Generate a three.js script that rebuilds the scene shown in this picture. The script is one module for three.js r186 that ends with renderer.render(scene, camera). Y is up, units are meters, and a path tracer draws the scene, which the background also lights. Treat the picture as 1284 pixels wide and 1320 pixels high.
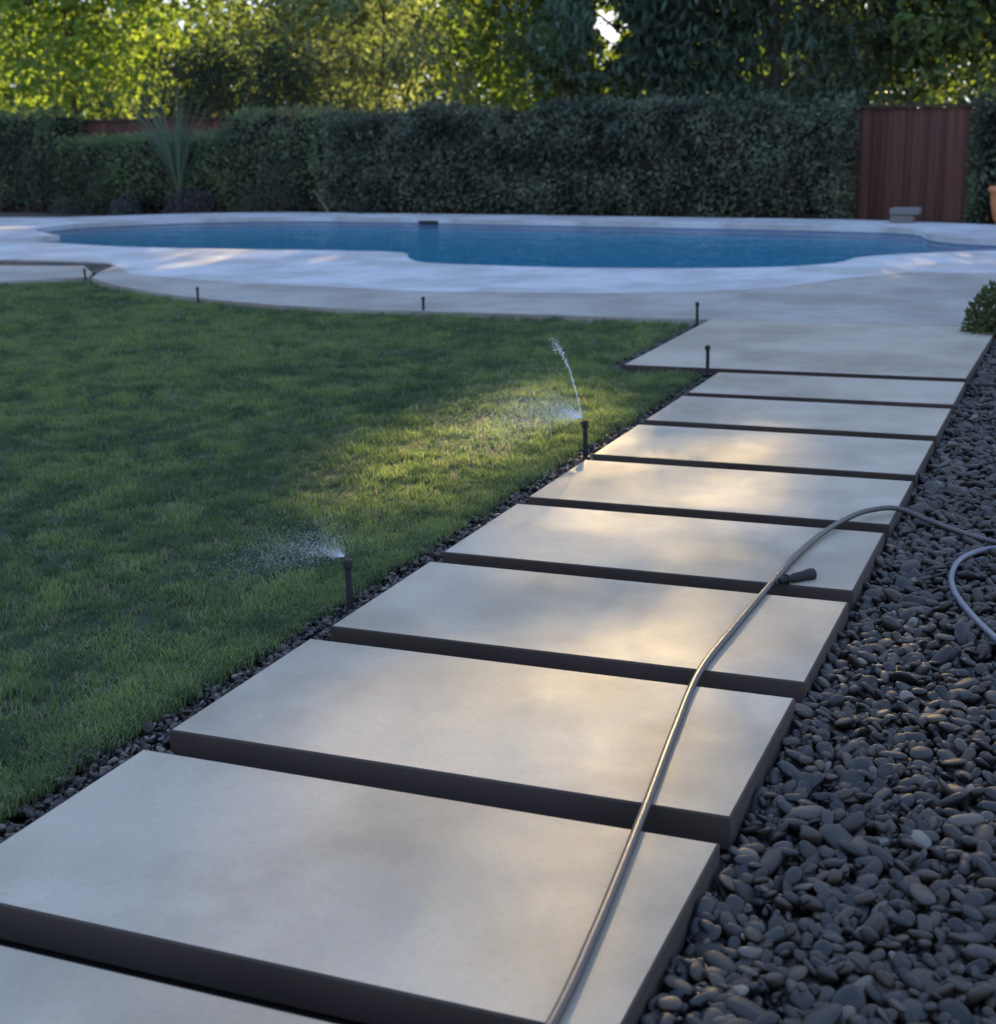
import * as THREE from 'three';
import { RoundedBoxGeometry } from 'three/addons/geometries/RoundedBoxGeometry.js';
import { mergeGeometries } from 'three/addons/utils/BufferGeometryUtils.js';

// ---------------------------------------------------------------- camera, sky, sun, exposure
const scene = new THREE.Scene();
const camera = new THREE.PerspectiveCamera(38.9, 996 / 1024, 0.1, 1500);
camera.rotation.order = 'YXZ';
camera.position.set(0, 1.5, 0);
camera.rotation.set(-0.257, 0.3916, -0.0223);
camera.focus = 4.4;
camera.userData.fStop = 4.3;
scene.add(camera);

const EXPOSURE = 4.0;
const SUN_AZ = 15.4 * Math.PI / 180, SUN_EL = 16 * Math.PI / 180;
const sunDir = new THREE.Vector3(-Math.sin(SUN_AZ) * Math.cos(SUN_EL), Math.sin(SUN_EL), -Math.cos(SUN_AZ) * Math.cos(SUN_EL));
{
  const w = 1024, h = 512, d = new Float32Array(w * h * 4);
  const K = 0.262;
  for (let j = 0; j < h; j++) for (let i = 0; i < w; i++) {
    const el = ((j + 0.5) / h - 0.5) * Math.PI, az = ((i + 0.5) / w - 0.5) * 2 * Math.PI;
    const x = Math.cos(el) * Math.cos(az), y = Math.sin(el), z = Math.cos(el) * Math.sin(az);
    const t = Math.pow(Math.max(0, y), 0.55);
    let r = 1.25 + (0.42 - 1.25) * t, g = 1.42 + (0.72 - 1.42) * t, b = 1.62 + (1.42 - 1.62) * t;
    const c = Math.max(0, x * sunDir.x + y * sunDir.y + z * sunDir.z);
    const glow = 1.1 * Math.pow(c, 40) + 0.35 * Math.pow(c, 9);
    r += glow * 1.5; g += glow * 1.25; b += glow * 0.85;
    if (y < 0) { r = 0.3; g = 0.3; b = 0.28; }
    const k = (j * w + i) * 4;
    d[k] = r * K; d[k + 1] = g * K; d[k + 2] = b * K; d[k + 3] = 1;
  }
  const sky = new THREE.DataTexture(d, w, h, THREE.RGBAFormat, THREE.FloatType);
  sky.mapping = THREE.EquirectangularReflectionMapping;
  sky.magFilter = sky.minFilter = THREE.LinearFilter; sky.needsUpdate = true;
  scene.background = sky; scene.environment = sky;
}
const sun = new THREE.DirectionalLight(new THREE.Color().setRGB(1, 0.68, 0.29), 5);
sun.position.copy(sunDir).multiplyScalar(80).add(new THREE.Vector3(-6, 0, -12));
sun.target.position.set(-6, 0, -12);
sun.castShadow = true; sun.shadow.radius = 1.6; sun.shadow.mapSize.set(4096, 4096);
Object.assign(sun.shadow.camera, { left: -30, right: 30, top: 20, bottom: -20, near: 1, far: 200 });
scene.add(sun, sun.target);

const renderer = new THREE.WebGLRenderer({ antialias: true });
renderer.setSize(996, 1024);
renderer.toneMapping = THREE.LinearToneMapping;
renderer.toneMappingExposure = EXPOSURE;
renderer.shadowMap.enabled = true;

// ---------------------------------------------------------------- helpers
function rng(seed) { let a = seed >>> 0; return () => { a = (a + 0x6D2B79F5) | 0; let t = Math.imul(a ^ (a >>> 15), 1 | a); t = (t + Math.imul(t ^ (t >>> 7), 61 | t)) ^ t; return ((t ^ (t >>> 14)) >>> 0) / 4294967296; }; }
const gauss = (r) => Math.sqrt(-2 * Math.log(r() + 1e-9)) * Math.cos(6.28318 * r());
function hash2(x, y, s) { let n = Math.imul(x, 374761393) + Math.imul(y, 668265263) + Math.imul(s, 2147483647 ^ 0x5bd1e995); n = Math.imul(n ^ (n >>> 13), 1274126177); return ((n ^ (n >>> 16)) >>> 0) / 4294967296; }
function vnoise(x, y, s = 0, period = 0) {
  const xi = Math.floor(x), yi = Math.floor(y), fx = x - xi, fy = y - yi, u = fx * fx * (3 - 2 * fx), v = fy * fy * (3 - 2 * fy);
  const W = (a) => period ? ((a % period) + period) % period : a;
  const h = (a, b) => hash2(W(a), W(b), s);
  return (h(xi, yi) * (1 - u) + h(xi + 1, yi) * u) * (1 - v) + (h(xi, yi + 1) * (1 - u) + h(xi + 1, yi + 1) * u) * v;
}
function fbm(x, y, s, oct, period = 0) { let a = 0.5, t = 0, n = 0; for (let o = 0; o < oct; o++) { t += a * vnoise(x, y, s + o * 17, period); n += a; a *= 0.5; x *= 2; y *= 2; period *= 2; } return t / n; }
const smooth = (a, b, x) => { const t = Math.min(1, Math.max(0, (x - a) / (b - a))); return t * t * (3 - 2 * t); };
const rgb = (r, g, b) => new THREE.Color().setRGB(r, g, b);

const used = new Map();
function numbered(name) { const n = used.get(name) ?? 0; used.set(name, n + 1); return n ? `${name}_${String(n).padStart(3, '0')}` : name; }
function tag(o, label, category, group) { o.userData.label = label; if (category) o.userData.category = category; if (group) o.userData.group = group; return o; }
function mesh(name, geometry, material, parent = scene) {
  const m = new THREE.Mesh(geometry, material);
  m.name = parent === scene ? numbered(name) : name; m.castShadow = m.receiveShadow = true; parent.add(m); return m;
}
function thing(name, label, category, [x, y, z] = [0, 0, 0], turn = 0, group) {
  const g = new THREE.Group(); g.name = numbered(name); g.position.set(x, y, z); g.rotation.y = turn; scene.add(g);
  return tag(g, label, category, group);
}
function structure(name) { const g = new THREE.Group(); g.name = numbered(name); g.userData.kind = 'structure'; scene.add(g); return g; }
function asStructure(o, label) { o.userData.kind = 'structure'; if (label) o.userData.label = label; return o; }

function noiseTexture(size, f, srgb) {
  const d = new Uint8Array(size * size * 4);
  for (let j = 0; j < size; j++) for (let i = 0; i < size; i++) {
    const c = f(i / size, j / size), k = (j * size + i) * 4;
    d[k] = c[0] * 255; d[k + 1] = c[1] * 255; d[k + 2] = c[2] * 255; d[k + 3] = 255;
  }
  const t = new THREE.DataTexture(d, size, size, THREE.RGBAFormat);
  t.wrapS = t.wrapT = THREE.RepeatWrapping; t.magFilter = THREE.LinearFilter; t.minFilter = THREE.LinearMipmapLinearFilter; t.generateMipmaps = true;
  if (srgb) t.colorSpace = THREE.SRGBColorSpace;
  t.needsUpdate = true; return t;
}
const clamp01 = (x) => Math.min(1, Math.max(0, x));
// planar uv in metres by the main direction of each face
function metreUV(g, ox = 0, oz = 0, per = 1) {
  const p = g.attributes.position, n = g.attributes.normal, uv = new Float32Array(p.count * 2);
  for (let i = 0; i < p.count; i++) {
    const ax = Math.abs(n.getX(i)), ay = Math.abs(n.getY(i)), az = Math.abs(n.getZ(i));
    const x = p.getX(i) + ox, y = p.getY(i), z = p.getZ(i) + oz;
    const [u, v] = ay >= ax && ay >= az ? [x, z] : ax > az ? [z, y] : [x, y];
    uv[2 * i] = u / per; uv[2 * i + 1] = v / per;
  }
  g.setAttribute('uv', new THREE.BufferAttribute(uv, 2)); return g;
}
const V2 = (a) => a.map(([x, z]) => new THREE.Vector2(x, -z));
function flat(points, y, holes = []) {            // horizontal sheet through (x, z) points
  const s = new THREE.Shape(V2(points)); for (const h of holes) s.holes.push(new THREE.Path(V2(h)));
  const g = new THREE.ShapeGeometry(s); g.rotateX(-Math.PI / 2); g.translate(0, y, 0); return metreUV(g);
}
function slabShape(points, top, thick, bevel, holes = []) {   // slab with an eased top edge
  const s = new THREE.Shape(V2(points)); for (const h of holes) s.holes.push(new THREE.Path(V2(h)));
  const g = new THREE.ExtrudeGeometry(s, { depth: thick - 2 * bevel, bevelEnabled: true, bevelSize: bevel, bevelThickness: bevel, bevelOffset: -bevel, bevelSegments: 3, curveSegments: 1 });
  g.rotateX(-Math.PI / 2); g.translate(0, top - thick + bevel, 0); return metreUV(g);
}
function loop(points, n, tension = 0.5) {
  return new THREE.CatmullRomCurve3(points.map(([x, z]) => new THREE.Vector3(x, 0, z)), true, 'catmullrom', tension).getSpacedPoints(n).slice(0, -1).map((p) => [p.x, p.z]);
}
function inside(poly, x, z) { let c = false; for (let i = 0, j = poly.length - 1; i < poly.length; j = i++) { const [xi, zi] = poly[i], [xj, zj] = poly[j]; if ((zi > z) !== (zj > z) && x < (xj - xi) * (z - zi) / (zj - zi) + xi) c = !c; } return c; }
function tube(points, radius, radial = 8, seg = 0, taper = null) {
  const c = new THREE.CatmullRomCurve3(points.map((p) => new THREE.Vector3(...p)), false, 'centripetal');
  const n = seg || points.length * 6, g = new THREE.TubeGeometry(c, n, radius, radial, false);
  if (taper) { const p = g.attributes.position, v = new THREE.Vector3(); for (let i = 0; i <= n; i++) { const q = c.getPointAt(i / n), k = taper(i / n); for (let j = 0; j <= radial; j++) { const t = i * (radial + 1) + j; v.fromBufferAttribute(p, t).sub(q).multiplyScalar(k).add(q); p.setXYZ(t, v.x, v.y, v.z); } } }
  return g;
}
const fz = (x) => -25.6 + (x + 2.6) * 0.159;      // the fence line

// ---------------------------------------------------------------- materials
const std = (o) => new THREE.MeshStandardMaterial(o), phys = (o) => new THREE.MeshPhysicalMaterial(o);
const concreteMap = noiseTexture(1024, (u, v) => {
  const a = fbm(u * 4, v * 4, 3, 5, 4), b = fbm(u * 16, v * 16, 9, 4, 16), c = vnoise(u * 256, v * 256, 5, 256);
  const cloud = smooth(0.35, 0.7, a), k = 0.79 + 0.09 * cloud + 0.08 * (b - 0.5) + 0.03 * (c - 0.5);
  const sp = 1 - 0.05 * smooth(0.86, 0.97, vnoise(u * 256, v * 256, 66, 256)) - 0.05 * smooth(0.55, 0.75, fbm(u * 10, v * 10, 81, 4, 10)), q = k * sp;
  return [clamp01(q * 0.985), clamp01(q * (0.955 + 0.02 * a)), clamp01(q * (0.9 + 0.06 * a))];
}, true);
const concreteRough = noiseTexture(512, (u, v) => {
  const a = fbm(u * 6, v * 6, 31, 5, 6), b = fbm(u * 40, v * 40, 41, 3, 40);
  const k = clamp01(0.74 + 0.2 * smooth(0.3, 0.72, a) + 0.12 * (b - 0.5)); return [k, k, k];
});
const concreteBump = noiseTexture(512, (u, v) => { const k = 0.6 * fbm(u * 24, v * 24, 51, 4, 24) + 0.4 * fbm(u * 5, v * 5, 61, 3, 5); return [k, k, k]; });
for (const t of [concreteMap, concreteRough, concreteBump]) t.repeat.set(1 / 2.6, 1 / 2.6);
const M = {
  slab: phys({ color: rgb(0.5, 0.45, 0.375), map: concreteMap, roughness: 0.74, roughnessMap: concreteRough, bumpMap: concreteBump, bumpScale: 0.0018, specularIntensity: 0.4, clearcoat: 0.16, clearcoatRoughness: 0.5 }),
  slabEdgeShade: std({ color: rgb(0.075, 0.055, 0.046), map: concreteMap, roughness: 0.95 }),  // side faces of the slabs, shade of the gaps put into the colour
  deck: phys({ color: rgb(0.42, 0.4, 0.37), map: concreteMap, roughness: 0.82, bumpMap: concreteBump, bumpScale: 0.003 }),
  coping: phys({ color: rgb(0.62, 0.645, 0.69), map: concreteMap, roughness: 0.8, bumpMap: concreteBump, bumpScale: 0.003 }),
  soil: std({ color: rgb(0.045, 0.035, 0.027), roughness: 1 }),
  bedSoil: std({ color: rgb(0.012, 0.012, 0.013), roughness: 1 }),
  turf: std({ color: rgb(0.022, 0.034, 0.012), roughness: 1 }),
  plaster: std({ color: rgb(0.045, 0.33, 0.43), roughness: 0.8 }),
  tile: std({ color: rgb(0.05, 0.12, 0.24), roughness: 0.25 }),
  black: std({ color: rgb(0.008, 0.008, 0.008), roughness: 0.75 }),
  hose: phys({ color: rgb(0.055, 0.047, 0.046), roughness: 0.4 }),
  greyHose: phys({ color: rgb(0.1, 0.11, 0.14), roughness: 0.4 }),
  bark: std({ color: rgb(0.07, 0.055, 0.042), roughness: 0.95 }),
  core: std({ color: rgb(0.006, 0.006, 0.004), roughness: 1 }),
  pot: std({ color: rgb(0.5, 0.2, 0.08), roughness: 0.7 }),
  stone: std({ color: rgb(0.15, 0.135, 0.13), roughness: 0.9, bumpMap: concreteBump, bumpScale: 0.004 }),
  dry: std({ color: rgb(0.2, 0.19, 0.15), roughness: 0.9 }),
  post: std({ color: rgb(0.05, 0.03, 0.022), roughness: 0.9 }),
};

// ---------------------------------------------------------------- ground and pool
const poolEdge = loop([[-15.5, -18.25], [-14.7, -18.15], [-12.9, -17.55], [-10.7, -17.35], [-9.4, -17.35], [-8.35, -17.15], [-7.95, -16.5], [-7.4, -15.85], [-6.4, -15.6], [-5.2, -15.5], [-3.6, -15.75], [-2.75, -16.35], [-2.5, -17.3], [-1.8, -17.95], [-1.1, -18.3], [1.2, -18.5], [2.1, -19.3], [0.8, -20.0], [-1.2, -20.2], [-2.1, -20.9], [-2.5, -22.1], [-3.6, -22.64], [-6, -23.2], [-9.8, -23.95], [-12, -24.45], [-14.3, -24.65], [-16.1, -24.1], [-17.4, -22.9], [-17.6, -21.6], [-17.1, -20.7], [-15.95, -19.75], [-15.75, -19.5], [-16.5, -19.05], [-16.5, -18.5]], 220, 0.5);
const pcx = -8, pcz = -20;
const grow = (pts, k) => pts.map(([x, z]) => [pcx + (x - pcx) * k, pcz + (z - pcz) * k]);

asStructure(mesh('ground', flat([[-350, 300], [300, 300], [300, -400], [-350, -400]], -0.11, [grow(poolEdge, 1.02)]), M.soil), 'dark bare soil under the garden');

const nearBand = [[-25, -16.4], [-13.5, -15.52], [-12, -15.42], [-11.55, -15.3], [-11.2, -14.95], [-10.3, -14.0], [-8.5, -13.35], [-6.1, -12.95], [-4.4, -13.05], [-3.4, -13.4], [-2.8, -13.9], [-2.3, -14.9], [-1.75, -15.55], [-0.9, -15.65], [4, -15.7]];
const farBand = [[4, -22.3], [-1.4, -22.9], [-2.64, -23.6], [-3.8, -24.1], [-6.4, -24.55], [-10.4, -25.3], [-15.2, -26.1], [-17, -25.75], [-19.3, -24.3], [-25, -23.8]];
const pool = structure('swimming_pool');
pool.userData.label = 'freeform blue swimming pool with pale concrete surround';
mesh('coping', slabShape([...nearBand, ...farBand], 0.004, 0.1, 0.012, [poolEdge]), M.coping, pool);
{ // basin walls, tile band, floor
  const wall = (pts, y0, y1) => {
    const pos = [], idx = []; pts.forEach(([x, z]) => pos.push(x, y0, z, x, y1, z));
    for (let i = 0; i < pts.length; i++) { const a = 2 * i, b = 2 * ((i + 1) % pts.length); idx.push(a, a + 1, b, b, a + 1, b + 1); }
    const g = new THREE.BufferGeometry(); g.setAttribute('position', new THREE.Float32BufferAttribute(pos, 3)); g.setIndex(idx); g.computeVertexNormals(); return metreUV(g);
  };
  const e = grow(poolEdge, 1.003);
  mesh('tile_band', wall(e, -0.02, -0.2), M.tile, pool);
  mesh('basin_wall', wall(e, -0.2, -1.5), M.plaster, pool);
  mesh('basin_floor', flat(e, -1.5), M.plaster, pool);
  mesh('skimmer_opening', new THREE.BoxGeometry(0.4, 0.05, 0.05).translate(-11.25, -0.07, -24.27), M.black, pool);
}
{
  const ripple = noiseTexture(512, (u, v) => { const k = 0.55 * fbm(u * 6, v * 14, 71, 4, 0) + 0.45 * fbm(u * 22, v * 40, 77, 3, 0); return [k, k, k]; });
  ripple.repeat.set(1 / 3, 1 / 3); ripple.wrapS = ripple.wrapT = THREE.MirroredRepeatWrapping;
  const water = mesh('water', flat(grow(poolEdge, 1.002), -0.1), phys({ color: rgb(0.55, 0.86, 0.95), transmission: 1, thickness: 0, roughness: 0.06, ior: 1.33, bumpMap: ripple, bumpScale: 0.012, specularIntensity: 0.75 }));
  asStructure(water, 'still blue pool water');
}
const deck = structure('pool_deck'); deck.userData.label = 'grey concrete deck between lawn and pool';
const lawnFar = [[-2.85, -11.44], [-6, -11.47], [-7, -11.62], [-8, -11.95], [-8.9, -12.4], [-9.7, -12.9], [-10.45, -13.5], [-10.8, -14.05], [-11.2, -14.95]];
mesh('deck_slab', slabShape([[4, -11.44], ...lawnFar, ...nearBand.slice(5)], 0, 0.1, 0.008), M.deck, deck);
mesh('patio_slab', slabShape([[-10.62, -13.66], [-11.34, -13.02], [-13, -11.9], [-20, -9], [-27, -9], [-27, -13.6], [-12.8, -14.68], [-11.6, -14.85], [-10.9, -14.1]], -0.002, 0.1, 0.01), M.deck, deck);

// ---------------------------------------------------------------- the path of concrete slabs
const path = structure('garden_path'); path.userData.label = 'path of large smooth concrete slabs';
const PX0 = -2.155, PX1 = -0.661, PD = 0.749, PG = 0.1216, PZ = -2.063;
const slabs = [];
for (let i = -2; i < 8; i++) {
  const z0 = PZ - i * (PD + PG), cx = (PX0 + PX1) / 2, cz = z0 - PD / 2, w = PX1 - PX0, r = rng(900 + i);
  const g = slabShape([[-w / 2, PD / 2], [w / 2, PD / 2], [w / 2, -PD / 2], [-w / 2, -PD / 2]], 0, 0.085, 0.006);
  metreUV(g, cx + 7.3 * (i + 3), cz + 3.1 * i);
  const m = mesh('slab', g, [M.slab, M.slabEdgeShade], path); m.position.set(cx + (r() - 0.5) * 0.006, (r() - 0.5) * 0.003, cz);
  m.rotation.set((r() - 0.5) * 0.003, (r() - 0.5) * 0.003, (r() - 0.5) * 0.003);
  slabs.push([cx - w / 2, cx + w / 2, z0 - PD, z0]);
}
{ const g = slabShape([[-2.82, -9.045], [-0.67, -9.045], [-0.64, -11.425], [-2.84, -11.425]], 0, 0.085, 0.006); metreUV(g, 4.4, 1.7); mesh('slab', g, [M.slab, M.slabEdgeShade], path); }
asStructure(mesh('added_dark_strip', flat([[-11.45, -15.27], [-12, -15.4], [-13.5, -15.5], [-25, -16.38], [-25, -13.65], [-12.8, -14.7], [-11.6, -14.87], [-10.95, -14.2], [-11.25, -14.98]], -0.022), M.bedSoil), 'flat dark sheet added in the slot between patio and pool surround');  // near-black flat sheet added to keep the slot dark

// ---------------------------------------------------------------- lawn
const lawnPoly = [[-2.33, 1], [-2.33, -8.98], [-2.95, -9.0], [-2.97, -11.36], [-6, -11.4], [-7, -11.54], [-8, -11.87], [-8.9, -12.31], [-9.7, -12.81], [-10.5, -13.46], [-11.3, -12.94], [-13, -11.82], [-18, -9.6], [-18, 1]];
asStructure(mesh('lawn', flat(lawnPoly, -0.05), M.turf), 'soil of the lawn under the grass');
{
  const r = rng(11), blades = [];
  const makeTuft = (n, spread) => {
    const pos = [], idx = [];
    for (let k = 0; k < n; k++) {
      const a = r() * 6.283, d = Math.sqrt(r()) * spread, bx = Math.cos(a) * d, bz = Math.sin(a) * d, dir = r() * 6.283, lean = 0.15 + 0.75 * r() * r() + 0.15 * r(), L = 0.026 + 0.02 * r(), w = 0.0014 + 0.0009 * r();
      const cx = Math.cos(dir), cz = Math.sin(dir), sx = -cz, sz = cx, o = pos.length / 3;
      for (const [t, ww] of [[0, 1], [0.45, 0.95], [0.8, 0.6]]) { const out = L * lean * t * t, y = L * t * (1 - 0.3 * lean * t); for (const s of [-1, 1]) pos.push(bx + cx * out + s * sx * w * ww, y, bz + cz * out + s * sz * w * ww); }
      pos.push(bx + cx * L * lean, L * (1 - 0.35 * lean), bz + cz * L * lean);
      idx.push(o, o + 1, o + 2, o + 1, o + 3, o + 2, o + 2, o + 3, o + 4, o + 3, o + 5, o + 4, o + 4, o + 5, o + 6);
    }
    const g = new THREE.BufferGeometry(); g.setAttribute('position', new THREE.Float32BufferAttribute(pos, 3)); g.setIndex(idx); g.computeVertexNormals(); return g;
  };
  const tufts = [makeTuft(12, 0.03), makeTuft(12, 0.034), makeTuft(14, 0.04)];
  const spots = [[], [], []];
  let x, z;
  const N = 190000;
  for (let k = 0; k < N; k++) {
    x = -16 + 13.75 * r(); z = -13.6 + 13.2 * r();
    if (x < -0.95 * -z - 1.0) continue;
    const keep = z > -6.5 ? 1 : z > -9 ? 0.75 : 0.55;
    if (r() > keep) continue;
    const wob = 0.035 * (fbm(x * 6, z * 6, 4, 3) - 0.5);
    if (!inside(lawnPoly, x + 0.02 + wob, z + wob)) continue;
    spots[Math.floor(r() * 3)].push([x, z]);
  }
  // a denser near edge so the border reads as grass
  for (let k = 0; k < 9000; k++) { z = -0.8 - 8.1 * r(); x = -2.312 - 0.33 * r() * r() + 0.035 * (fbm(z * 5, 3.3, 8, 3) - 0.5); spots[Math.floor(r() * 3)].push([x, z]); }
  const mat = phys({ color: rgb(1, 1, 1), roughness: 1, transmission: 0.72, thickness: 0, specularIntensity: 0.5, side: THREE.DoubleSide });
  const grass = thing('grass', 'short green grass of the lawn', null); grass.userData.kind = 'stuff'; delete grass.userData.category;
  const m4 = new THREE.Matrix4(), q = new THREE.Quaternion(), e = new THREE.Euler(), c = new THREE.Color();
  tufts.forEach((g, v) => {
    const im = new THREE.InstancedMesh(g, mat, spots[v].length); im.name = 'grass_tufts'; im.userData.kind = 'stuff'; im.castShadow = im.receiveShadow = true;
    spots[v].forEach(([x, z], i) => {
      const big = fbm(x * 0.9, z * 0.9, 21, 3), mid = fbm(x * 4, z * 4, 22, 3), far = z < -7 ? 1.25 : 1;
      const s = (0.72 + 0.5 * r() + 0.5 * (mid - 0.5)) * far;
      e.set((r() - 0.5) * 0.5, r() * 6.283, (r() - 0.5) * 0.5); q.setFromEuler(e);
      m4.compose(new THREE.Vector3(x, -0.052 + 0.02 * (big - 0.5), z), q, new THREE.Vector3(s, s * (0.5 + 0.9 * fbm(x * 9, z * 7, 26, 3)), s)); im.setMatrixAt(i, m4);
      const fine = fbm(x * 11, z * 9, 25, 2), t = clamp01(0.46 + 1.8 * (mid - 0.5) + 1.6 * (fine - 0.5) + 1.0 * (big - 0.5) + 0.3 * (r() - 0.5)), k = 0.8 + 0.4 * r();
      c.setRGB((0.054 + 0.12 * t) * k, (0.1 + 0.145 * t) * k, (0.033 + 0.034 * t) * k);
      if (r() < 0.05) c.setRGB(0.22, 0.225, 0.14);
      im.setColorAt(i, c);
    });
    grass.add(im);
  });
}

// ---------------------------------------------------------------- river pebbles
{
  const r = rng(77);
  const variants = [];
  for (let v = 0; v < 6; v++) {
    const g = new THREE.IcosahedronGeometry(0.5, 2), p = g.attributes.position, n = new THREE.Vector3(), ph = [r() * 9, r() * 9, r() * 9];
    for (let i = 0; i < p.count; i++) {
      n.fromBufferAttribute(p, i);
      const k = 1 + 0.1 * Math.sin(3.1 * n.x * 2 + ph[0]) + 0.09 * Math.sin(5.3 * n.z + ph[1]) + 0.07 * Math.sin(6.1 * n.y + 4 * n.x + ph[2]);
      const sq = (a) => Math.sign(a) * Math.pow(Math.abs(a) * 2, 0.86) / 2;
      p.setXYZ(i, sq(n.x) * k, sq(n.y) * k, sq(n.z) * k);
    }
    const gg = g; gg.deleteAttribute('uv'); gg.deleteAttribute('normal');
    // weld so that shading is smooth
    const map = new Map(), pos = [], idx = [];
    for (let i = 0; i < p.count; i++) { const key = [p.getX(i), p.getY(i), p.getZ(i)].map((a) => Math.round(a * 1e4)).join(); if (!map.has(key)) { map.set(key, pos.length / 3); pos.push(p.getX(i), p.getY(i), p.getZ(i)); } idx.push(map.get(key)); }
    const w = new THREE.BufferGeometry(); w.setAttribute('position', new THREE.Float32BufferAttribute(pos, 3)); w.setIndex(idx); w.computeVertexNormals(); variants.push(w);
  }
  const tones = [[0.0112, 0.0092, 0.0076], [0.0168, 0.0136, 0.0112], [0.0240, 0.0192, 0.0152], [0.0064, 0.0054, 0.0048], [0.0248, 0.0160, 0.0104], [0.0416, 0.0336, 0.0264], [0.0128, 0.0120, 0.0108], [0.0368, 0.0256, 0.0160], [0.1200, 0.1040, 0.0840], [0.0680, 0.0560, 0.0424]];
  const bump = noiseTexture(128, (u, v) => { const k = fbm(u * 20, v * 20, 91, 3, 20); return [k, k, k]; });
  const mats = tones.map((t) => std({ color: rgb(...t), roughness: 0.5 + 0.2 * r() }));
  const pickTone = (pale) => { const k = r(); return k < pale ? 8 + Math.floor(r() * 2) : Math.floor(r() * 8); };
  const white = std({ color: rgb(1, 1, 1), roughness: 0.58 });
  const clear = (x, z) => slabs.every(([a, b, c, d]) => x < a || x > b || z < c || z > d) && !(x > -2.84 && x < -0.66 && z < -9.04);

  function bed(name, label, area, box, base, count, sizeOf, pale, nParts, extra = []) {
    const root = structure(name); root.userData.label = label;
    const cell = 0.006, nx = Math.ceil((box[1] - box[0]) / cell), nz = Math.ceil((box[3] - box[2]) / cell), H = new Float32Array(nx * nz).fill(base);
    const put = [];
    const drop = (x, z, L, W, T, pale_, tone) => {
      const yaw = r() * Math.PI, ca = Math.cos(yaw), sa = Math.sin(yaw), R = L / 2;
      const i0 = Math.max(0, Math.floor((x - R - box[0]) / cell)), i1 = Math.min(nx - 1, Math.floor((x + R - box[0]) / cell)), j0 = Math.max(0, Math.floor((z - R - box[2]) / cell)), j1 = Math.min(nz - 1, Math.floor((z + R - box[2]) / cell));
      let s = 0, n = 0, sx = 0, sz = 0, hi = -9;
      for (let j = j0; j <= j1; j++) for (let i = i0; i <= i1; i++) {
        const dx = box[0] + i * cell - x, dz = box[2] + j * cell - z, u = (dx * ca + dz * sa) / (L / 2), w = (-dx * sa + dz * ca) / (W / 2);
        if (u * u + w * w > 0.7) continue; const h = H[j * nx + i]; s += h; n++; sx += h * dx; sz += h * dz; hi = Math.max(hi, h);
      }
      if (!n) return false;
      const mean = s / n, slopeX = sx / n / (R * R * 0.2), slopeZ = sz / n / (R * R * 0.2), y = mean * 0.65 + hi * 0.35 + T * 0.3;
      if (y > base + 0.065) return false;
      const tilt = new THREE.Euler(Math.max(-0.7, Math.min(0.7, slopeZ)) + (r() - 0.5) * 0.3, 0, -Math.max(-0.7, Math.min(0.7, slopeX)) + (r() - 0.5) * 0.3);
      const q = new THREE.Quaternion().setFromEuler(tilt).multiply(new THREE.Quaternion().setFromAxisAngle(new THREE.Vector3(0, 1, 0), -yaw));
      for (let j = j0; j <= j1; j++) for (let i = i0; i <= i1; i++) {
        const dx = box[0] + i * cell - x, dz = box[2] + j * cell - z, u = (dx * ca + dz * sa) / (L / 2), w = (-dx * sa + dz * ca) / (W / 2), k = 1 - u * u - w * w;
        if (k > 0) H[j * nx + i] = Math.max(H[j * nx + i], y + 0.5 * T * Math.sqrt(k));
      }
      put.push({ p: new THREE.Vector3(x, y, z), q, s: new THREE.Vector3(L, T, W), tone: tone ?? pickTone(pale_), v: Math.floor(r() * 6), size: Math.sqrt(L * W) / Math.hypot(x, y - 1.5, z), k: 0.75 + 0.5 * r() });
      return true;
    };
    for (let k = 0; k < count; k++) {
      const x = box[0] + (box[1] - box[0]) * r(), z = box[2] + (box[3] - box[2]) * r();
      if (!area(x, z) || !clear(x + 0.008, z) || !clear(x - 0.012, z) || !clear(x, z + 0.012) || !clear(x, z - 0.012)) continue;
      const L = sizeOf(r, x, z); drop(x, z, L, L * (0.5 + 0.35 * r()), L * (0.28 + 0.22 * r()), pale);
    }
    for (const [x, z, L, W, T, tone] of extra) drop(x, z, L, W, T, 0, tone);
    const seen = (o) => { const a = Math.atan2(-o.p.x, -o.p.z) - 0.3916, d = Math.hypot(o.p.x, o.p.z), dip = Math.atan2(1.5 - o.p.y, d); return Math.abs(a) < 0.325 && dip < 0.257 + 0.33; };
    put.sort((a, b) => (seen(b) - seen(a)) || b.size - a.size);
    put.slice(0, nParts).forEach((o) => { const m = mesh('pebble', variants[o.v], mats[o.tone], root); m.position.copy(o.p); m.quaternion.copy(o.q); m.scale.copy(o.s); });
    const rest = put.slice(nParts), m4 = new THREE.Matrix4(), c = new THREE.Color();
    variants.forEach((g, v) => {
      const mine = rest.filter((o) => o.v === v); if (!mine.length) return;
      const im = new THREE.InstancedMesh(g, white, mine.length); im.name = 'pebbles'; im.userData.kind = 'stuff'; im.castShadow = im.receiveShadow = true;
      mine.forEach((o, i) => { im.setMatrixAt(i, m4.compose(o.p, o.q, o.s)); im.setColorAt(i, c.setRGB(...tones[o.tone]).multiplyScalar(o.k)); });
      root.add(im);
    });
    return { root, H: (x, z) => { const i = Math.floor((x - box[0]) / cell), j = Math.floor((z - box[2]) / cell); return i < 0 || j < 0 || i >= nx || j >= nz ? base : H[j * nx + i]; } };
  }
  const rightArea = (x, z) => (x > -0.655 && x < Math.min(0.95, 0.55 - 0.02 * z * 0 + 0.4) && z < -0.9 && z > -11.4);
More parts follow.
